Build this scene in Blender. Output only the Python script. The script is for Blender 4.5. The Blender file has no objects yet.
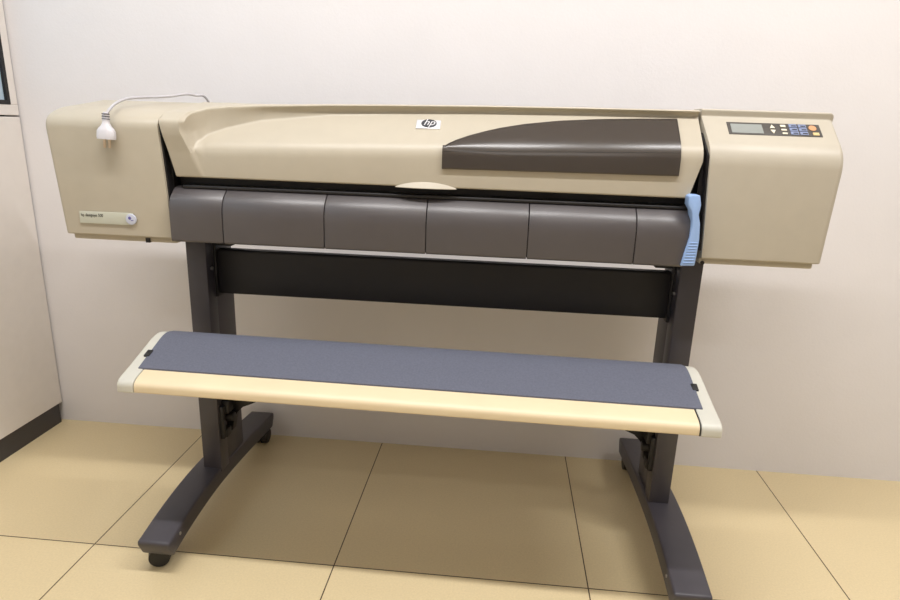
import bpy, bmesh, math
from mathutils import Vector, Matrix

C = bpy.context.scene.collection

# ------------------------------------------------------------------ camera model (metres)
F_PX = 620.9
RGT = Vector((0.99554392, 0.08818859, 0.03339284))
DWN = Vector((0.05605166, -0.2686409, -0.96160817))
FWD = Vector((-0.07583219, 0.95919489, -0.27238693))
EYE = Vector((0, 0, 1.0))
def ray(px, py): return RGT*((px-450)/F_PX) + DWN*((py-300)/F_PX) + FWD
def at(px, py, Y): d = ray(px, py); return EYE + d*(Y/d.y)
def at_plane(px, py, p0, n):
    d = ray(px, py); return EYE + d*((Vector(p0)-EYE).dot(n)/d.dot(n))

# ------------------------------------------------------------------ materials
def lin(c):
    return tuple(((v/255)/12.92 if v/255 <= .04045 else ((v/255+.055)/1.055)**2.4) for v in c) + (1,)
def mat(name, col, rough=.5, metal=0, var=.04, scale=30, bump=0, bscale=300, coat=0, spec=.5, detail=4):
    m = bpy.data.materials.new(name); m.use_nodes = True
    nt = m.node_tree; b = nt.nodes['Principled BSDF']
    b.inputs['Roughness'].default_value = rough
    b.inputs['Metallic'].default_value = metal
    b.inputs['Specular IOR Level'].default_value = spec
    b.inputs['Coat Weight'].default_value = coat
    b.inputs['Coat Roughness'].default_value = .08
    tc = nt.nodes.new('ShaderNodeTexCoord')
    n = nt.nodes.new('ShaderNodeTexNoise'); n.inputs['Scale'].default_value = scale
    n.inputs['Detail'].default_value = detail
    nt.links.new(tc.outputs['Object'], n.inputs['Vector'])
    r = nt.nodes.new('ShaderNodeValToRGB')
    c = lin(col)
    r.color_ramp.elements[0].position = .3; r.color_ramp.elements[1].position = .7
    r.color_ramp.elements[0].color = tuple(x*(1-var) for x in c[:3]) + (1,)
    r.color_ramp.elements[1].color = tuple(min(1, x*(1+var)) for x in c[:3]) + (1,)
    nt.links.new(n.outputs['Fac'], r.inputs['Fac'])
    nt.links.new(r.outputs['Color'], b.inputs['Base Color'])
    if bump:
        n2 = nt.nodes.new('ShaderNodeTexNoise'); n2.inputs['Scale'].default_value = bscale
        nt.links.new(tc.outputs['Object'], n2.inputs['Vector'])
        bp = nt.nodes.new('ShaderNodeBump'); bp.inputs['Strength'].default_value = bump
        bp.inputs['Distance'].default_value = .002
        nt.links.new(n2.outputs['Fac'], bp.inputs['Height'])
        nt.links.new(bp.outputs['Normal'], b.inputs['Normal'])
    return m

M = {}
M['beige'] = mat('beige_plastic', (182, 173, 155), .42, var=.02, bump=.06, bscale=500)
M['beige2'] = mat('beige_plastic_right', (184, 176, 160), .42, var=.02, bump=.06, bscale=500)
M['grey'] = mat('charcoal_grey_plastic', (72, 67, 68), .42, var=.03, bump=.08, bscale=600, spec=.9)
M['black'] = mat('black_plastic', (24, 22, 24), .5)
M['steel'] = mat('dark_painted_steel', (66, 63, 69), .42, var=.04, bump=.05, bscale=500)
M['steel2'] = mat('black_painted_steel', (31, 30, 33), .55, var=.04)
M['blue'] = mat('light_blue_plastic', (150, 180, 226), .4, var=.02)
M['fabric'] = mat('blue_grey_fabric', (95, 98, 112), .75, var=.10, scale=260, bump=.2, bscale=900)
M['cream'] = mat('cream_plastic', (224, 206, 172), .42, var=.03, scale=8)
M['cap'] = mat('pale_grey_plastic', (200, 198, 187), .42, var=.02)
M['wall'] = mat('white_painted_wall', (229, 226, 227), .85, var=.015, scale=5, bump=.15, bscale=160)
M['panel'] = mat('white_partition_panel', (230, 224, 218), .5, var=.015)
M['base'] = mat('dark_grey_skirting', (62, 58, 58), .5)
M['pane'] = mat('pale_blue_pane', (190, 212, 230), .15, var=.03, scale=3)
M['gasket'] = mat('black_rubber', (25, 24, 26), .55)
M['white'] = mat('white_cord_plastic', (214, 212, 217), .4, var=.01)
M['cord'] = mat('shaded_white_cord', (186, 184, 188), .45, var=.01)  # white cord greyed, its shading put into the colour
M['ring'] = mat('dark_grey_rubber', (70, 68, 74), .6)
M['brass'] = mat('pin_metal', (205, 180, 150), .3, metal=.9)
M['silver'] = mat('silver_badge', (222, 222, 226), .35, metal=.35)
M['navy'] = mat('logo_dark_grey', (52, 54, 62), .4)
M['plate'] = mat('pale_grey_green_plate', (194, 195, 180), .4, var=.01)
M['ink'] = mat('black_ink', (30, 28, 28), .5)
M['purple'] = mat('violet_blue_ink', (95, 90, 160), .5)
M['disc'] = mat('pale_blue_disc', (196, 200, 216), .3)
M['panelface'] = mat('dark_panel_face', (72, 68, 64), .45)
M['lcd'] = mat('grey_lcd', (146, 150, 146), .25)
M['btn'] = mat('blue_grey_button', (128, 140, 172), .45)
M['btnw'] = mat('cream_button', (226, 218, 196), .45)
M['orange'] = mat('orange_button', (205, 150, 108), .45)
M['yellow'] = mat('yellow_button', (212, 186, 132), .45)
M['bolt'] = mat('zinc_bolt', (190, 190, 190), .3, metal=1)
M['ceil'] = mat('white_ceiling', (232, 229, 226), .9)

# smoked window plastic: mostly dark gloss with a little of the lid showing through
def smoked():
    m = mat('smoked_window_plastic', (52, 50, 52), .26, var=.03, spec=.9)
    nt = m.node_tree; b = nt.nodes['Principled BSDF']; out = nt.nodes['Material Output']
    t = nt.nodes.new('ShaderNodeBsdfTransparent'); t.inputs['Color'].default_value = lin((205, 194, 180))
    mx = nt.nodes.new('ShaderNodeMixShader'); mx.inputs['Fac'].default_value = .62
    nt.links.new(t.outputs[0], mx.inputs[1]); nt.links.new(b.outputs[0], mx.inputs[2])
    nt.links.new(mx.outputs[0], out.inputs['Surface'])
    return m
M['smoke'] = smoked()

def tiles():
    m = mat('tan_stone_tiles', (216, 198, 158), .38, var=.05, scale=220, detail=8)
    nt = m.node_tree; b = nt.nodes['Principled BSDF']; L = nt.links
    base = b.inputs['Base Color'].links[0].from_socket
    tc = nt.nodes.new('ShaderNodeTexCoord'); sp = nt.nodes.new('ShaderNodeSeparateXYZ')
    L.new(tc.outputs['Object'], sp.inputs[0])
    def mth(op, a, v=None, use=None):
        n = nt.nodes.new('ShaderNodeMath'); n.operation = op
        L.new(a, n.inputs[0])
        if use is not None: L.new(use, n.inputs[1])
        elif v is not None: n.inputs[1].default_value = v
        return n.outputs[0]
    def dist(sock, off, s):
        a = mth('ADD', sock, -off + s*20.5); a = mth('MODULO', a, s); a = mth('SUBTRACT', a, s/2)
        return mth('ABSOLUTE', a)
    d = mth('MINIMUM', dist(sp.outputs[0], -.345, .5865), use=dist(sp.outputs[1], 1.2, .592))
    g = mth('LESS_THAN', d, .0014)
    mid = nt.nodes.new('ShaderNodeTexNoise'); mid.inputs['Scale'].default_value = 4
    L.new(tc.outputs['Object'], mid.inputs['Vector'])
    hs = nt.nodes.new('ShaderNodeHueSaturation')
    v = mth('MULTIPLY', mid.outputs['Fac'], .06); v = mth('ADD', v, .97)
    L.new(v, hs.inputs['Value']); L.new(base, hs.inputs['Color'])
    mx = nt.nodes.new('ShaderNodeMixRGB'); L.new(g, mx.inputs['Fac']); L.new(hs.outputs[0], mx.inputs[1])
    mx.inputs[2].default_value = lin((70, 52, 36))
    L.new(mx.outputs[0], b.inputs['Base Color'])
    return m
M['floor'] = tiles()

# ------------------------------------------------------------------ mesh helpers
def obj(name, bm, m, parent=None, smooth=True, bevel=0, segs=3, angle=35):
    me = bpy.data.meshes.new(name)
    bmesh.ops.recalc_face_normals(bm, faces=bm.faces[:])
    bm.to_mesh(me); bm.free()
    o = bpy.data.objects.new(name, me); C.objects.link(o)
    me.materials.append(m)
    if parent:
        o.parent = parent; o.matrix_parent_inverse = world_of(parent).inverted()
    if smooth:
        for p in me.polygons: p.use_smooth = True
    if bevel:
        b = o.modifiers.new('bevel', 'BEVEL'); b.width = bevel; b.segments = segs
        b.limit_method = 'ANGLE'; b.angle_limit = math.radians(angle)
        b.harden_normals = False
    if smooth:
        w = o.modifiers.new('wn', 'EDGE_SPLIT'); w.split_angle = math.radians(32)
    return o
def world_of(o):
    mw = o.matrix_basis.copy()
    if o.parent: mw = world_of(o.parent) @ o.matrix_parent_inverse @ mw
    return mw
def box(bm, x0, x1, y0, y1, z0, z1, mtx=None):
    r = bmesh.ops.create_cube(bm, size=1)
    for v in r['verts']:
        v.co = Vector(((x0+x1)/2 + v.co.x*(x1-x0), (y0+y1)/2 + v.co.y*(y1-y0), (z0+z1)/2 + v.co.z*(z1-z0)))
        if mtx: v.co = mtx @ v.co
    return bm
def boxb(*a, mtx=None): return box(bmesh.new(), *a, mtx=mtx)
def loft(cols, bm=None):
    bm = bm or bmesh.new()
    vs = [[bm.verts.new(p) for p in c] for c in cols]
    n = len(cols[0])
    for a, b in zip(vs, vs[1:]):
        for i in range(n):
            j = (i+1) % n
            bm.faces.new((a[i], a[j], b[j], b[i]))
    bm.faces.new(vs[0]); bm.faces.new(vs[-1][::-1])
    return bm
def fillet(pts, radii, seg=6):
    """closed 2D polyline with rounded corners, fixed number of points per corner"""
    out = []; n = len(pts)
    for i, p in enumerate(pts):
        p = Vector(p); a = Vector(pts[i-1]); b = Vector(pts[(i+1) % n]); r = radii[i]
        if r <= 0: out.append(p); continue
        da = (a-p); db = (b-p)
        la = min(r, da.length*.49); lb = min(r, db.length*.49)
        A = p + (da.normalized()*la if da.length else da); B = p + (db.normalized()*lb if db.length else db)
        for k in range(seg+1):
            t = k/seg
            out.append(A*(1-t)**2 + p*2*t*(1-t) + B*t*t)
    return out
def prism(bm, pts, axis_pts):   # polygon pts (3D) extruded by vector
    a = [bm.verts.new(p) for p in pts]; b = [bm.verts.new(Vector(p)+axis_pts) for p in pts]
    bm.faces.new(a); bm.faces.new(b[::-1])
    for i in range(len(a)):
        j = (i+1) % len(a); bm.faces.new((a[i], b[i], b[j], a[j]))
    return bm
def cyl(bm, p0, p1, r0, r1=None, n=24):
    p0 = Vector(p0); p1 = Vector(p1); r1 = r0 if r1 is None else r1
    d = (p1-p0).normalized(); q = d.to_track_quat('Z', 'Y')
    ra, rb = [], []
    for k in range(n):
        a = 2*math.pi*k/n; u = q @ Vector((math.cos(a), math.sin(a), 0))
        ra.append(bm.verts.new(p0+u*r0)); rb.append(bm.verts.new(p1+u*r1))
    for i in range(n):
        j = (i+1) % n; bm.faces.new((ra[i], ra[j], rb[j], rb[i]))
    bm.faces.new(ra[::-1]); bm.faces.new(rb)
    return bm
def spline(pts, k=8):
    P = [Vector(p) for p in pts]; P = [P[0]*2-P[1]] + P + [P[-1]*2-P[-2]]; out = []
    for i in range(1, len(P)-2):
        for s in range(k):
            t = s/k; a, b, c, d = P[i-1:i+3]
            out.append(.5*((2*b) + (c-a)*t + (2*a-5*b+4*c-d)*t*t + (3*b-a-3*c+d)*t**3))
    out.append(P[-2]); return out
def tube(bm, pts, r, n=14):
    rings = []
    for i, p in enumerate(pts):
        d = (pts[min(i+1, len(pts)-1)] - pts[max(i-1, 0)]).normalized()
        s = d.cross(Vector((0.2, .1, 1))).normalized(); u = s.cross(d)
        rings.append([bm.verts.new(p + (s*math.cos(2*math.pi*k/n) + u*math.sin(2*math.pi*k/n))*r) for k in range(n)])
    for a, b in zip(rings, rings[1:]):
        for i in range(n):
            j = (i+1) % n; bm.faces.new((a[i], a[j], b[j], b[i]))
    bm.faces.new(rings[0][::-1]); bm.faces.new(rings[-1])
    return bm
def frame_mtx(origin, n, right=Vector((1, 0, 0))):
    n = n.normalized(); u = (right - n*right.dot(n)).normalized(); v = n.cross(u)
    m = Matrix((u, v, n)).transposed().to_4x4(); m.translation = origin
    return m
def text(name, body, size, mtx, m, parent, shear=0, thick=.0004, align='LEFT', space=1, sx=1):
    cu = bpy.data.curves.new(name, 'FONT'); cu.body = body; cu.size = size; cu.shear = shear
    cu.extrude = thick; cu.align_x = align; cu.align_y = 'CENTER'; cu.space_character = space
    t = bpy.data.objects.new('tmp', cu); C.objects.link(t)
    bpy.context.view_layer.update()
    me = bpy.data.meshes.new_from_object(t.evaluated_get(bpy.context.evaluated_depsgraph_get()))
    bpy.data.objects.remove(t)
    bm = bmesh.new(); bm.from_mesh(me); bm.transform(mtx @ Matrix.Diagonal((sx, 1, 1, 1)))
    return obj(name, bm, m, parent, smooth=False)
def empty(name, loc, label, cat, group=None):
    o = bpy.data.objects.new(name, None); C.objects.link(o); o.location = loc
    o.empty_display_size = .1
    o['label'] = label; o['category'] = cat
    if group: o['group'] = group
    return o
def struct(name, bm, m, parent=None, smooth=False, **k):
    o = obj(name, bm, m, parent, smooth=smooth, **k)
    if not parent: o['kind'] = 'structure'
    return o

# ------------------------------------------------------------------ the room
WX0, WX1, WY0, WY1, CZ = -1.424, 3.6, -3.6, 1.785, 2.7
struct('floor', boxb(WX0-.2, WX1+.1, WY0-.1, WY1+.1, -.08, 0), M['floor'])
struct('wall_back', boxb(WX0-.2, WX1+.1, WY1, WY1+.1, 0, CZ), M['wall'])
struct('wall_right', boxb(WX1, WX1+.1, WY0, WY1, 0, CZ), M['wall'])
struct('wall_front', boxb(WX0-.2, WX1+.1, WY0-.1, WY0, 0, CZ), M['wall'])
struct('ceiling', boxb(WX0-.2, WX1+.1, WY0-.1, WY1+.1, CZ, CZ+.08), M['ceil'])
# left partition: lower panel, upper framed panel around a pane, dark skirting
PT = WX0-.05
gap = WY1-.006
wl = bmesh.new()
box(wl, PT, WX0, WY0, gap, .068, .978)                 # lower panel
PY0, PY1, PZ0, PZ1 = -.9, 1.752, 1.012, 2.15
box(wl, PT, WX0, WY0, gap, .9825, PZ0)                  # rail under the pane
box(wl, PT, WX0, WY0, gap, PZ1, CZ)
box(wl, PT, WX0, PY1, gap, PZ0, PZ1)
box(wl, PT, WX0, WY0, PY0, PZ0, PZ1)
struct('wall_left', wl, M['panel'], bevel=.0015, segs=2)
sh = boxb(PT-.06, PT-.002, WY0, WY1, 0, CZ)
struct('trim_1', sh, M['gasket'])                       # dark core seen in the joints
struct('baseboard_left', boxb(PT, WX0-.003, WY0, gap-.012, 0, .066), M['base'])
win = boxb(WX0-.016, WX0-.008, PY0+.002, PY1-.002, PZ0+.002, PZ1-.002)
w1 = struct('window_1', win, M['pane'])
fr = bmesh.new(); g = .012
box(fr, WX0-.0075, WX0+.001, PY0+.0005, PY1-.0005, PZ0+.0005, PZ0+g); box(fr, WX0-.0075, WX0+.001, PY0+.0005, PY1-.0005, PZ1-g, PZ1-.0005)
box(fr, WX0-.0075, WX0+.001, PY0+.0005, PY0+g, PZ0+g, PZ1-g); box(fr, WX0-.0075, WX0+.001, PY1-g, PY1-.0005, PZ0+g, PZ1-g)
struct('window_gasket', fr, M['gasket'], w1)

# ------------------------------------------------------------------ the plotter
PR = empty('large_format_printer', (-.155, 1.45, 0),
           'large beige and charcoal plotter printer on a wheeled black stand against the wall', 'printer')

# --- stand: arched feet with casters, posts, cross beam
def arch(y):
    if y < 1.38: return .088 + .033*(1-(1-max(0, y-1.10)/.28)**2)
    return .121 - .025*((y-1.38)/.375)**1.5
def make_foot(x0, x1, ys):
    cols = []; N = 40
    for i in range(N+1):
        y = ys + (1.755-ys)*i/N
        ya = 1.755 - (1.755-y)*(.655/(1.755-ys))
        zt = (arch(max(1.10, ya-.02)) + arch(ya) + arch(min(1.755, ya+.02)))/3
        e = min(y-ys, 1.755-y); th = .045 - .036*max(0, 1-e/.013)
        cols.append([Vector((x0, y, zt-th)), Vector((x1, y, zt-th)), Vector((x1, y, zt)), Vector((x0, y, zt))])
    f = obj('foot', loft(cols), M['steel'], PR, bevel=.005, segs=3, angle=50)
    xm = (x0+x1)/2
    xf = xm
    for xa, xb in ((x1-.001, x1+.0015), (x0+.001, x0-.0015)):
        obj('bolt', cyl(bmesh.new(), (xa, 1.16, .083), (xb, 1.16, .083), .004, n=12), M['bolt'], f)
    for y in (ys+.054 if x0 < 0 else ys+.045, 1.738):
        zb = arch(min(1.755, y))-.046
        b = bmesh.new(); r = .0252; yc = y-.004
        for s in (-1, 1):
            cyl(b, (xm+s*.006, yc, r), (xm+s*.024, yc, r), r, r*.90, n=32)
        cyl(b, (xm-.006, yc, r), (xm+.006, yc, r), .008)
        # hood over the wheels
        pts = []
        for k in range(15):
            a = math.radians(-10 + 170*k/14); pts.append(Vector((xm-.009, yc+.029*math.cos(a), r+.0275*math.sin(a))))
        prism(b, [p for p in pts], Vector((.018, 0, 0)))
        cyl(b, (xm, y+.004, r+.016), (xm, y+.004, zb+.006), .011)
        if y < 1.3 and x0 < 0:
            b.transform(Matrix.Translation((xm-.013, y, 0)) @ Matrix.Rotation(math.radians(-68), 4, 'Z') @ Matrix.Translation((-xm, -y, 0)))
        obj('caster', b, M['black'], f)
    return f
make_foot(-.764, -.690, 1.112)
make_foot(.395, .473, 1.098)

def make_post(x0, x1, inner):   # x0..x1 outer extents, inner = +1 if inner face points +x
    b = bmesh.new(); y0, y1 = 1.377, 1.53
    zt = .745; zb = .11
    xo = x0 if inner > 0 else x1; xi = x1 if inner > 0 else x0
    box(b, min(xo, xi), max(xo, xi), y0, y0+.045, zb, zt)             # front box section
    xin = xi - inner*.006
    box(b, min(xo, xin), max(xo, xin), y0+.0465, y1, zb, zt)
    p = obj('post', b, M['steel'], PR, bevel=.002, segs=2)
    for z in (.648,):                                             # bolts on the inner face
        obj('bolt', cyl(bmesh.new(), (xin, 1.40, z), (xi+inner*.004, 1.40, z), .0045, n=12), M['bolt'], p)
    return p
PL = make_post(-.736, -.688, 1)
PRT = make_post(.399, .447, -1)

bm = bmesh.new()
cs = [(1.425, .580), (1.425, .686), (1.428, .690), (1.452, .690), (1.452, .580)]
prism(bm, [Vector((-.690, y, z)) for y, z in cs], Vector((1.091, 0, 0)))
beam = obj('crossbeam', bm, M['steel2'], PR, bevel=.002, segs=2)
for x, s in ((-.694, 1), (.405, -1)):
    b = bmesh.new(); box(b, min(x, x+s*.012), max(x, x+s*.012), 1.415, 1.48, .573, .73)
    box(b, min(x, x+s*.05), max(x, x+s*.05), 1.42, 1.48, .70, .735)
    box(b, min(x+s*.06, x+s*.11), max(x+s*.06, x+s*.11), 1.40, 1.44, .722, .738)
    obj('beam_bracket', b, M['black'], PR, bevel=.0015, segs=2)

# tray brackets, latches and knobs on the posts
for s, xi in ((1, -.694), (-1, .405)):
    pts = [(0, .40), (.084, .40), (.084, .286), (.066, .277), (.045, .268), (.03, .253), (.02, .232), (.014, .20), (0, .19)]
    b = bmesh.new(); prism(b, [Vector((xi+s*u, 1.44, z)) for u, z in pts], Vector((0, .02, 0)))
    br = obj('tray_bracket', b, M['black'], PR)
    b = bmesh.new(); box(b, min(xi, xi+s*.016), max(xi, xi+s*.016), 1.385, 1.40, .20, .29)
    box(b, min(xi, xi+s*.024), max(xi, xi+s*.024), 1.40, 1.44, .265, .30)
    box(b, min(xi, xi+s*.02), max(xi, xi+s*.02), 1.395, 1.42, .20, .225)
    obj('latch', b, M['black'], PR, bevel=.003)
    b = bmesh.new(); cyl(b, (xi, 1.42, .25), (xi+s*.03, 1.42, .25), .014, .012)
    obj('adjustment_knob', b, M['black'], PR, bevel=.002)
    # arm reaching forward under the tray
    b = bmesh.new()
    prism(b, [Vector((xi+s*.012, y, z)) for y, z in ((1.46, .44), (1.46, .38), (1.15, .462), (1.15, .475), (1.28, .495))], Vector((s*.02, 0, 0)))
    obj('tray_arm', b, M['black'], PR)

# --- tray: cream nose rail, blue grey sheet, pale end caps
TX0, TX1 = -.757, .431
def tray_profile(o=0):
    return fillet([(1.099-o, .4555-o), (1.099-o, .478+o), (1.142, .4905+o), (1.255, .528+o), (1.292+o, .520+o), (1.292+o, .495-o), (1.16, .4555-o)],
                  [.003, .02, .01, .03, .012, .003, .01])
def drop(x, y=1.2): return (x-TX0)/(TX1-TX0)*(.002+.010*(y-1.10)/.19)
def lean(x, y=1.2): return (x-TX0)/(TX1-TX0)*(.030*(y-1.10)/.19-.012)       # the whole bin sits a touch nearer the wall at its right end
def tray_cols(x0, x1, prof, n=2, zo=0):
    cs = []
    for i in range(n+1):
        x = x0 + (x1-x0)*i/n
        cs.append([Vector((x, y+lean(x, y), z-drop(x, y)+zo)) for y, z in prof])
    return cs
obj('tray_rail', loft(tray_cols(TX0+.036, TX1-.041, tray_profile(0))), M['cream'], PR)
for x0, x1 in ((TX0, TX0+.034), (TX1-.038, TX1)):
    obj('end_cap', loft(tray_cols(x0, x1, tray_profile(.001))), M['cap'], PR, bevel=.006, segs=3, angle=60)
obj('joint_strip', loft(tray_cols(TX1-.0405, TX1-.0385, tray_profile(.0006))), M['gasket'], PR)
fp = [p for p in fillet([(1.142, .4905), (1.255, .528), (1.292, .520)], [0, .03, 0])]
fp = [Vector((1.140, .4898))] + fp[1:-1] + [Vector((1.295, .5185))]
def strip(x0f, x1f, x0b, x1b, path, zo, th):
    b = bmesh.new(); n = len(path); cols = []
    Y0, Y1 = path[0].x, path[-1].x
    top, bot = [], []
    for p in path:
        t = (p.x-Y0)/(Y1-Y0); xa = x0f+(x0b-x0f)*t; xb = x1f+(x1b-x1f)*t; row = []; rb = []
        for k in range(9):
            x = xa+(xb-xa)*k/8; q = Vector((x, p.x+lean(x, p.x), p.y-drop(x, p.x)+zo)); row.append(b.verts.new(q)); rb.append(b.verts.new(q-Vector((0, 0, th))))
        top.append(row); bot.append(rb)
    for i in range(n-1):
        for k in range(8):
            b.faces.new((top[i][k], top[i][k+1], top[i+1][k+1], top[i+1][k]))
            b.faces.new((bot[i][k], bot[i+1][k], bot[i+1][k+1], bot[i][k+1]))
        b.faces.new((top[i][0], top[i+1][0], bot[i+1][0], bot[i][0]))
        b.faces.new((top[i][8], bot[i][8], bot[i+1][8], top[i+1][8]))
    for k in range(8):
        b.faces.new((top[0][k], bot[0][k], bot[0][k+1], top[0][k+1]))
        b.faces.new((top[-1][k], top[-1][k+1], bot[-1][k+1], bot[-1][k]))
    return b
fab = obj('tray_sheet', strip(TX0+.024, TX1-.025, TX0+.020, TX1-.022, fp, .0035, .004), M['fabric'], PR)
for x, y, sx in ((TX0+.022, 1.185, -1), (TX1-.024, 1.20, 1)):
    z = .4905 + (y-lean(x)-1.142)*.332 - drop(x)
    b = bmesh.new(); box(b, x-.006, x+.006, y-.010, y+.010, -.001, .0035)
    mt = Matrix.Translation((0, y, z+.002)) @ Matrix.Rotation(math.atan(.332), 4, 'X') @ Matrix.Translation((0, -y, 0))
    b.transform(mt)
    obj('sheet_tab', b, M['gasket'], fab, bevel=.001)

b = bmesh.new()
prism(b, [Vector((-.687, y, z)) for y, z in ((1.255, .482), (1.36, .452), (1.455, .43), (1.455, .414), (1.255, .466))], Vector((1.085, 0, 0)))
obj('tray_shadow_bar', b, M['black'], PR, bevel=.002)  # unseen bar added to close the floor shadow's lit gap; also holds the tray

# --- side covers
def cover(name, xs, prof, radii, m, bevel=.010, end=0):
    cols = []
    base = fillet(prof, radii, 8); xe, she = xs[end]; sg = 1 if end == 0 else -1
    def column(x, sh_, d): return [Vector((x + sh_*(1.0-z), y + d*max(0, min(1, (1.46-y)/.06)), z - d*max(0, min(1, (z-.76)/.1)))) for y, z in base]
    ends = []
    for k in range(7):
        a = math.pi/2*k/6; ends.append(column(xe+sg*bevel*(1-math.sin(a)), she, bevel*(1-math.cos(a))))
    if end == 0: cols = ends[::-1] + [column(x, h, 0) for x, h in xs[1:]]
    else: cols = [column(x, h, 0) for x, h in xs[:-1]] + ends
    return obj(name, loft(cols), m, PR, bevel=.003, segs=2, angle=62)
LPROF = [(1.302, .735), (1.298, .9865), (1.345, 1.0065), (1.46, 1.0215), (1.535, 1.0325), (1.56, .99), (1.56, .735)]
LC = cover('side_cover', [(-.991, .062), (-.86, .02), (-.735, .045)], LPROF, [.004, .022, .03, .05, .03, .02, .004], M['beige'], .012, 0)
RPROF = [(1.303, .749), (1.298, .967), (1.381, 1.0335), (1.378, 1.0475), (1.395, 1.049), (1.53, 1.045), (1.56, .99), (1.56, .749)]
RC = cover('side_cover', [(.4015, .06), (.52, .02), (.663, -.028)], RPROF, [.004, .03, .003, .004, .01, .02, .02, .004], M['beige2'], .012, -1)
# base rims under both covers
b = boxb(-.965, -.722, 1.316, 1.54, .722, .737)
obj('base_rim', b, M['beige'], PR, bevel=.004)
b = boxb(.416, .645, 1.316, 1.54, .736, .751)
obj('base_rim', b, M['beige2'], PR, bevel=.004)
b = bmesh.new(); box(b, -.793, -.784, 1.312, 1.33, .7215, .7315); obj('rim_slot', b, M['black'], PR)
b = bmesh.new(); cyl(b, (.423, 1.317, .7385), (.423, 1.313, .7385), .004); obj('rim_screw', b, M['black'], PR)

# black inner frame behind the covers and the lid
b = bmesh.new()
box(b, -.722, .402, 1.352, 1.52, .742, .905)
box(b, -.738, -.7215, 1.325, 1.52, .742, .985)
box(b, .3955, .401, 1.325, 1.52, .755, .965)
box(b, .401, .409, 1.325, 1.52, .755, .93)
for xk, hk, t in ((-.7348, .045, .0035), (.4012, .06, -.0035)):
    a = [(1.308, .755), (1.305, .98), (1.34, .992), (1.50, 1.0), (1.50, .755)] if t > 0 else [(1.309, .765), (1.306, .957), (1.36, 1.0), (1.50, 1.0), (1.50, .765)]
    loft([[Vector((xk + hk*(1-z) + d, y, z)) for y, z in a] for d in (0, t)], b)
obj('inner_frame', b, M['black'], PR)
b = bmesh.new(); box(b, -.70, .38, 1.318, 1.352, .846, .853)
obj('paper_slot', b, M['black'], PR, bevel=.002)

# --- lid (hood) : columns of key points along x, each column a closed rounded profile
SL = .90                                    # slope of the sloping lid face (dz/dy)
YF = 1.312
def zb(x): return .9335 + (x+.661)/(1.028)*.030     # height of the bend
def slope_pt(px, py):
    for _ in range(3): pass
    lo, hi = 1.28, 1.5
    for _ in range(50):
        y = (lo+hi)/2; p = at(px, py, y)
        if p.z > zb(p.x) + (y-YF)*SL: lo = y
        else: hi = y
    return at(px, py, (lo+hi)/2)
keys = []
F0 = (YF, .8705)
def K(x, *pts): keys.append((x, [Vector(p) for p in pts]))
shell = [F0, (1.304, .925), (1.297, .958), (1.295, .975), (1.297, .9885), (1.335, 1.0055), (1.45, 1.0215), (1.54, 1.034)]
K(-.731, *shell); K(-.6695, *shell)
def shear(x, z): return max(0, min(1, (x+.731)/.05, (-.60-x)/.045))*.37*(.925-min(z, .968))
for (lx, ly), (ux, uy, Yu) in [((193.2, 147), (183.6, 121, 1.304)), ((194.2, 143.8), (186.5, 116, 1.313)), ((196.2, 141), (191.5, 112.4, 1.325)), ((199.5, 138), (200, 109.8, 1.338))]:
    L = slope_pt(lx, ly); U = at(ux, uy, Yu); x = U.x - shear(U.x, U.z)
    x = U.x - shear(x, U.z)
    K(x, F0, (YF, min(.930, L.z-.006)), (L.y, L.z), ((L.y+U.y)/2+.001, L.z*.5+U.z*.5), (U.y, U.z), (U.y+.016, U.z+.006), (1.45, 1.0225), (1.54, 1.0345))
for (lx, ly), (ux, uy), dy in [((207, 134.2), (213, 107.9), .004), ((228, 127.5), (234, 106.2), -.001), ((262, 120.3), (266, 105.4), -.006),
                              ((330, 115.2), (333, 105.2), -.010), ((400, 113.6), (401, 105.6), -.012), ((480, 113.6), (481, 106.4), -.012),
                              ((580, 115.0), (581, 108.3), -.012), ((690, 117.6), (690, 111.0), -.012)]:
    L = slope_pt(lx, ly); x = L.x - shear(L.x, L.z)
    U = at(ux, uy, L.y+dy)
    Mx = (L.y+.001+max(0, dy), L.z*.5+U.z*.5)
    K(x, F0, (YF, zb(x)), (L.y, L.z), Mx, (U.y, U.z), (U.y+.016, U.z+.003), (1.46, max(U.z+.002, 1.024)), (1.54, max(1.034, U.z)))
x, last = keys[-1]
K(.3945, *last)
R = [.004, .020, .004, .012, .006, .012, .03, .02, .02, 0]
xs = sorted(set([k[0] for k in keys] + [-.731 + i*(.3945+.731)/120 for i in range(121)]))
cols = []
for x in xs:
    for (xa, A), (xb, B) in zip(keys, keys[1:]):
        if xa <= x <= xb: break
    t = (x-xa)/(xb-xa)
    P = [a*(1-t)+b*t for a, b in zip(A, B)] + [Vector((1.56, .99)), Vector((1.56, .8705))]
    rr = list(R)
    if x < -.645: rr[1] = max(.004, .020*min(1, max(0, (x+.667)/.02)))
    col = []
    for y, z in fillet(P, rr, 6):
        xx = x
        if x < -.70: xx = x + .18*(1-z)*(-.70-x)/.031
        xx += shear(x, z)
        if x > .37 and z < .915: xx = x - .020*((.915-z)/.045)*(x-.37)/.0245
        col.append(Vector((xx, y, z)))
    cols.append(col)
HD = obj('lid', loft(cols), M['beige'], PR, bevel=0)
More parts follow.
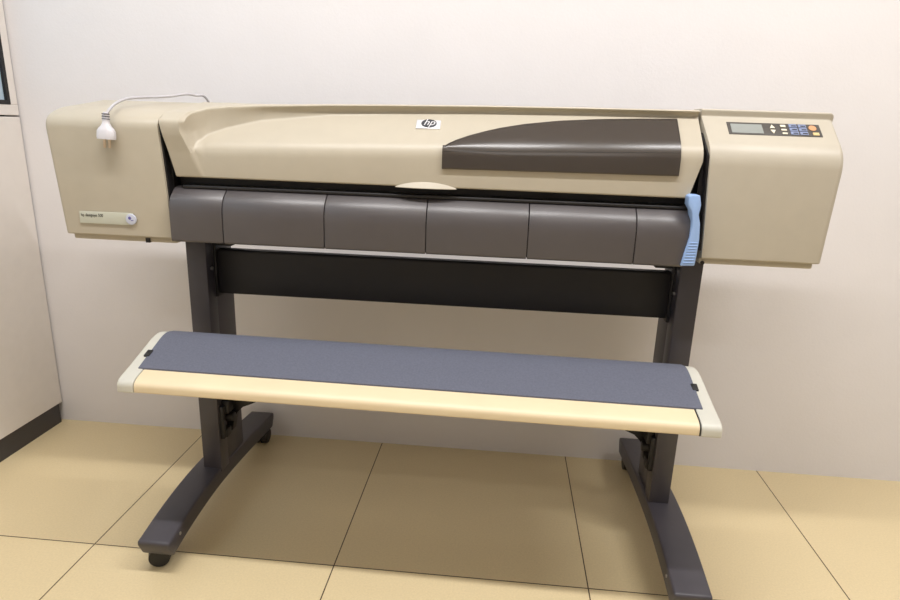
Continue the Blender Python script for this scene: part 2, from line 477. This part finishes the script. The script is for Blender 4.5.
# finger grip: small lit scoop lip at the lower edge of the lid
b = bmesh.new(); rows = []
N = 28; xg0, xg1 = -.228, -.098
for i in range(N+1):
    u = i/N; x = xg0+(xg1-xg0)*u; h = .0125*(1-(2*u-1)**2)**.8 + .0003; d = .016*(1-(2*u-1)**2)**.8 + .0003
    rows.append([Vector((x, YF+.001, .8695+h)), Vector((x, YF-d*.55, .8695+h*.30)), Vector((x, YF-d*.8, .8695+h*.02)), Vector((x, YF-d*.8, .8685)), Vector((x, YF+.001, .8685))])
obj('finger_grip', loft(rows, b), M['beige2'], PR)

# smoked window over the lid
def winT(x_px):
    T = [(443, 150), (446, 147), (450, 144.5), (458, 141), (470, 137), (485, 133), (500, 129.6), (525, 125.6), (560, 122.3), (600, 120.7), (640, 120.2), (678, 120.3)]
    for (a, ya), (c, yc) in zip(T, T[1:]):
        if x_px <= c: return ya + (yc-ya)*(x_px-a)/(c-a)
    return T[-1][1]
cols = []
for i in range(61):
    u = i/60; px = 443.5 + (677.5-443.5)*(u**1.6 if u < .5 else u**1.6)
    Tp = slope_pt(px, winT(px)); x = Tp.x - .002
    o = .0055; zbn = zb(x)
    zlow = .910 + (x+.125)*.009
    ty = max(Tp.y, YF+.006); tz = zbn + (ty-YF)*SL
    nx, nz = -SL/math.hypot(SL, 1), 1/math.hypot(SL, 1)
    P = [(YF+.002, zlow), (YF-o, zlow), (YF-o, zbn+o*.45), (ty+nx*o, tz+nz*o), (ty-nx*.003, tz-nz*.003), (YF+.003, zbn-.003)]
    col = fillet(P, [0, .002, .034, .002, 0, 0], 8)
    cols.append([Vector((x, y, z)) for y, z in col])
WN = obj('viewing_window', loft(cols), M['smoke'], PR)

# logo badge on the lid's slope
sn = Vector((0, -SL, 1)).normalized()
bc = slope_pt(428.5, 124.8)
mtx = frame_mtx(bc, sn)
b = boxb(-.0262, .0262, -.0135, .0135, -.002, .0022, mtx=mtx)
bd = obj('logo_badge', b, M['silver'], HD, bevel=.0015)
b = bmesh.new()
vs = [Vector((.0165*math.cos(2*math.pi*k/40)+.001, .0125*math.sin(2*math.pi*k/40)+.0015, .0022)) for k in range(40)]
prism(b, [mtx @ v for v in vs], sn*.0006)
lo = obj('logo_oval', b, M['navy'], HD, smooth=False)
text('logo_letters', 'hp', .0255, mtx @ Matrix.Translation((.0012, .0035, .0030)), M['silver'], HD, shear=.35, thick=.0004, align='CENTER', sx=.95)

# --- front output guide panels
seams = [-.7205, -.601, -.377, -.158, .056, .2755, .3845]
def guide_prof(): return fillet([(1.345, .849), (1.322, .848), (1.2885, .820), (1.289, .7315), (1.345, .7315)], [.002, .015, .034, .006, .002], 8)
for i, (a, c) in enumerate(zip(seams, seams[1:])):
    cs_ = []
    n = 2
    for k in range(n+1):
        x = a+.0009 + (c-a-.0018)*k/n; col = []
        for y, z in guide_prof():
            xx = x
            if i == 5 and k == n: xx = x + .004 - .012*max(0, 1-(z-.7315)/.118)**1.6
            col.append(Vector((xx, y, z)))
        cs_.append(col)
    obj('output_guide', loft(cs_), M['grey'], PR, bevel=.0012, segs=2, angle=70)
b = boxb(-.718, .372, 1.2925, 1.345, .736, .80)
obj('guide_backing', b, M['black'], PR)

# --- blue lever
Lp = [(689.5, 196.5), (693, 195), (700.5, 195.5), (701.5, 205), (699, 215), (700.3, 224), (699.5, 240), (697, 254), (694.5, 266), (680.5, 266), (685, 252), (690, 237), (692.8, 222), (691.5, 211), (688.5, 205)]
b = bmesh.new(); Y = 1.283
prism(b, [at(px, py, Y) for px, py in Lp], Vector((0, .03, 0)))
LV = obj('paper_lever', b, M['blue'], PR, bevel=.002, segs=3, angle=40)
b = bmesh.new()
for k in range(8):
    py = 243+k*2.8
    def ed(pts, y):
        for (xa, ya), (xb, yb) in zip(pts, pts[1:]):
            if ya <= y <= yb: return xa+(xb-xa)*(y-ya)/(yb-ya)
        return pts[-1][0]
    l = ed([(692.8, 222), (690, 237), (685, 252), (680.5, 266)], py); r = ed([(700.3, 224), (699.5, 240), (697, 254), (694.5, 266)], py)
    p = at(l+1.2, py, Y); q = at(r-1.2, py, Y)
    cyl(b, p, q, .0011, n=10)
obj('grip_ridge', b, M['blue'], LV)

# --- name plate on the left cover
n0 = Vector((0, -1, -.016)).normalized()
yp = 1.2995
pc = at(108, 218, yp); mtx = frame_mtx(pc, n0)
def on(px, py): return mtx.inverted() @ at_plane(px, py, pc, n0)
q = [on(79.5, 211), on(133, 213.2), on(133, 225.3), on(80.5, 222.8)]
b = bmesh.new(); prism(b, [mtx @ Vector((v.x, v.y, -.001)) for v in q], n0*.0022)
npl = obj('name_plate', b, M['plate'], LC, bevel=.0006)
d = on(131.5, 219.3)
b = bmesh.new(); cyl(b, mtx @ Vector((d.x, d.y, 0)), mtx @ Vector((d.x, d.y, .003)), .0125, .0118, n=32)
obj('round_emblem', b, M['disc'], LC, bevel=.0008)
b = bmesh.new(); cyl(b, mtx @ Vector((d.x-.002, d.y+.003, .0028)), mtx @ Vector((d.x-.002, d.y+.003, .0034)), .0035, n=16)
box(b, d.x+.0005, d.x+.006, d.y-.003, d.y-.0015, .0028, .0034, mtx=mtx)
obj('emblem_mark', b, M['purple'], LC, smooth=False)
tp = on(81.3, 214.1); tq = on(104.5, 215.2); ang = math.atan2(tq.y-tp.y, tq.x-tp.x)
text('plate_lettering', 'hp designjet 500', .0095, mtx @ Matrix.Translation((tp.x, tp.y-.001, .0014)) @ Matrix.Rotation(ang, 4, 'Z'), M['ink'], LC, thick=.0002, sx=.82)

# --- control panel on the right cover's slope
a0 = Vector((0, 1.3005, .9690)); a1 = Vector((0, 1.381, 1.0335)); dv = (a1-a0).normalized()
rn = Vector((0, -dv.z, dv.y)).normalized()
pcn = at_plane(774, 130, a1 - dv*.03, rn); mtx = frame_mtx(pcn, rn)
def on(px, py): v = mtx.inverted() @ at_plane(px, py, pcn, rn); return v
def plate(bm, quad, z0, z1): prism(bm, [mtx @ Vector((v.x, v.y, z0)) for v in quad], rn*(z1-z0))
TL, TR, BL, BR = on(725, 122.2), on(817.5, 125.2), on(730.5, 134.6), on(823.8, 137)
x0, x1 = (TL.x+BL.x)/2, (TR.x+BR.x)/2; y1, y0 = (TL.y+TR.y)/2, (BL.y+BR.y)/2
W, H = x1-x0, y1-y0
def pt(u, v): return Vector((x0+W*u, y0+H*v, 0))
def rect(u0, u1, v0, v1): return [pt(u0, v0), pt(u1, v0), pt(u1, v1), pt(u0, v1)]
b = bmesh.new(); plate(b, rect(0, 1, 0, 1), -.002, .0012)
cp = obj('control_panel', b, M['panelface'], RC, bevel=.0006)
b = bmesh.new(); plate(b, rect(.035, .375, .10, .84), .001, .0018); obj('display_screen', b, M['lcd'], RC, smooth=False)
def button(m, quad, h=.0026):
    b = bmesh.new(); plate(b, quad, .001, h); obj('button', b, m, RC, smooth=False, bevel=.0005)
button(M['btnw'], [pt(.455, .56), pt(.512, .56), pt(.483, .86)])
button(M['btnw'], [pt(.455, .42), pt(.483, .12), pt(.512, .42)])
button(M['btnw'], rect(.575, .63, .68, .86)); button(M['btnw'], rect(.575, .63, .38, .52)); button(M['btnw'], rect(.575, .63, .10, .22))
for u in (.665, .765):
    for v in (.08, .38, .68):
        button(M['btn'], rect(u, u+.085, v, v+.25))
        b = bmesh.new(); plate(b, rect(u+.025, u+.075, v+.06, v+.14), .0026, .0029); obj('button_mark', b, M['ink'], RC, smooth=False)
button(M['orange'], [pt(.915+.042*math.cos(k*math.pi/8), .66+.22*math.sin(k*math.pi/8)) for k in range(16)])
button(M['yellow'], rect(.90, .965, .08, .3))

# ------------------------------------------------------------------ power cord with plug lying over the left cover
PC = empty('power_cord', (-.80, 1.29, .985), 'white mains power cord with its plug hanging over the left cover of the plotter', 'power cord')
pts = [at(105.7, 116, 1.2855), at(107.5, 111, 1.291), Vector((-.822, 1.318, 1.0085)), Vector((-.815, 1.37, 1.0175)), Vector((-.805, 1.44, 1.0255))]
pts += [Vector((-.795, 1.50, 1.0315)), Vector((-.80, 1.55, 1.038))]
pts = [at(105.7, 116, 1.2855), at(109, 110, 1.293), at(116, 103.2, 1.335), at(127, 98.8, 1.39), at(142, 97.4, 1.43), at(158, 97, 1.46), at(172, 96.1, 1.48), at(186, 94.2, 1.50), at(196, 95.6, 1.525), at(206, 98, 1.55)]
pts += [Vector((pts[-1].x+.01, 1.580, .985)), Vector((pts[-1].x+.01, 1.585, .93))]
cd = obj('cord', tube(bmesh.new(), spline(pts, 10), .0030), M['cord'], PC)
# plug body: boot, bell and pins hang down the front of the cover
top = at(105.7, 115, 1.2855); low = at(106.6, 122.5, 1.284)
ax = (at(106.6, 141, 1.282)-top).normalized()
mp = Matrix.Identity(4)
side = Vector((1, 0, 0)); side = (side - ax*side.dot(ax)).normalized(); nrm = side.cross(ax)
def ell(c, w, h, n=24): return [c + side*w*math.copysign(abs(math.cos(2*math.pi*k/n))**.75, math.cos(2*math.pi*k/n)) + nrm*h*math.copysign(abs(math.sin(2*math.pi*k/n))**.75, math.sin(2*math.pi*k/n)) for k in range(n)]
cols = [ell(top+ax*s, w, h) for s, w, h in ((.010, .0062, .0062), (.016, .0068, .0068), (.022, .0095, .0085), (.028, .0155, .011), (.033, .0185, .012), (.046, .0192, .0125), (.0495, .0185, .012))]
pg = obj('plug', loft(cols), M['white'], PC)
cols = [ell(top+ax*s, w, w) for s, w in ((-.006, .0045), (.0, .0062), (.012, .0068))]
obj('strain_relief', loft(cols), M['white'], PC)
b = bmesh.new()
for s in (-.003, .002, .007):
    loft([ell(top+ax*(s+d), w, w) for d, w in ((0, .0071), (.0018, .0073))], b)
obj('relief_ring', b, M['ring'], PC)
for u in (-.0045, .0065):
    b = bmesh.new(); o = top+ax*.048+side*u
    box(b, -.0026, .0026, -.0009, .0009, 0, .019, mtx=Matrix((side, nrm, ax)).transposed().to_4x4())
    b.transform(Matrix.Translation(o))
    obj('pin', b, M['brass'], pg, smooth=False)

# ------------------------------------------------------------------ ceiling lamps and camera
def lamp(x, y, w, d, power, label):
    e = empty('ceiling_light', (x, y, CZ), label, 'ceiling light', 'ceiling lights')
    b = bmesh.new(); box(b, x-w/2-.03, x+w/2+.03, y-d/2-.03, y+d/2+.03, CZ-.02, CZ)
    obj('lamp_frame', b, M['white'], e, smooth=False)
    l = bpy.data.lights.new('lamp', 'AREA'); l.shape = 'RECTANGLE'; l.size = w; l.size_y = d; l.energy = power
    l.color = (1.0, .981, .975)
    o = bpy.data.objects.new('lamp_tube', l); C.objects.link(o); o.location = (x, y, CZ-.025)
    o.parent = e; o.matrix_parent_inverse = Matrix.Translation(e.location).inverted()
lamp(-.5, .62, 1.4, .09, 38, 'white tube ceiling light above the left half of the plotter')
lamp(1.25, .62, 1.4, .09, 38, 'white tube ceiling light to the right above the plotter')
lamp(.1, -1.4, 1.4, .09, 12, 'added white fill light on the ceiling behind the viewpoint')  # unseen fill lamp, added to lift the front faces and lower wall

w = bpy.data.worlds.new('world'); bpy.context.scene.world = w; w.use_nodes = True
w.node_tree.nodes['Background'].inputs[0].default_value = (.9, .9, 1, 1)
w.node_tree.nodes['Background'].inputs[1].default_value = .2

LV['label'] = 'light blue ribbed lever'
WN['label'] = 'dark smoked glossy window'
fab['label'] = 'blue grey sheet over the tray'
for o_ in list(PR.children):
    if o_.name == 'tray_rail': o_['label'] = 'cream rounded front rail'
LC['label'] = 'beige left cover with the name plate'; RC['label'] = 'beige right cover with the control panel'
cam = bpy.data.cameras.new('camera'); co = bpy.data.objects.new('camera', cam); C.objects.link(co)
m = Matrix((RGT, -DWN, -FWD)).transposed().to_4x4(); m.translation = EYE
co.matrix_world = m
cam.sensor_width = 36; cam.lens = 36*F_PX/900; cam.clip_start = .01
bpy.context.scene.camera = co
vs_ = bpy.context.scene.view_settings
bpy.context.scene.display_settings.display_device = 'sRGB'
vs_.view_transform = 'Standard'; vs_.look = 'None'; vs_.gamma = 1; vs_.exposure = 0.0; vs_.use_curve_mapping = False
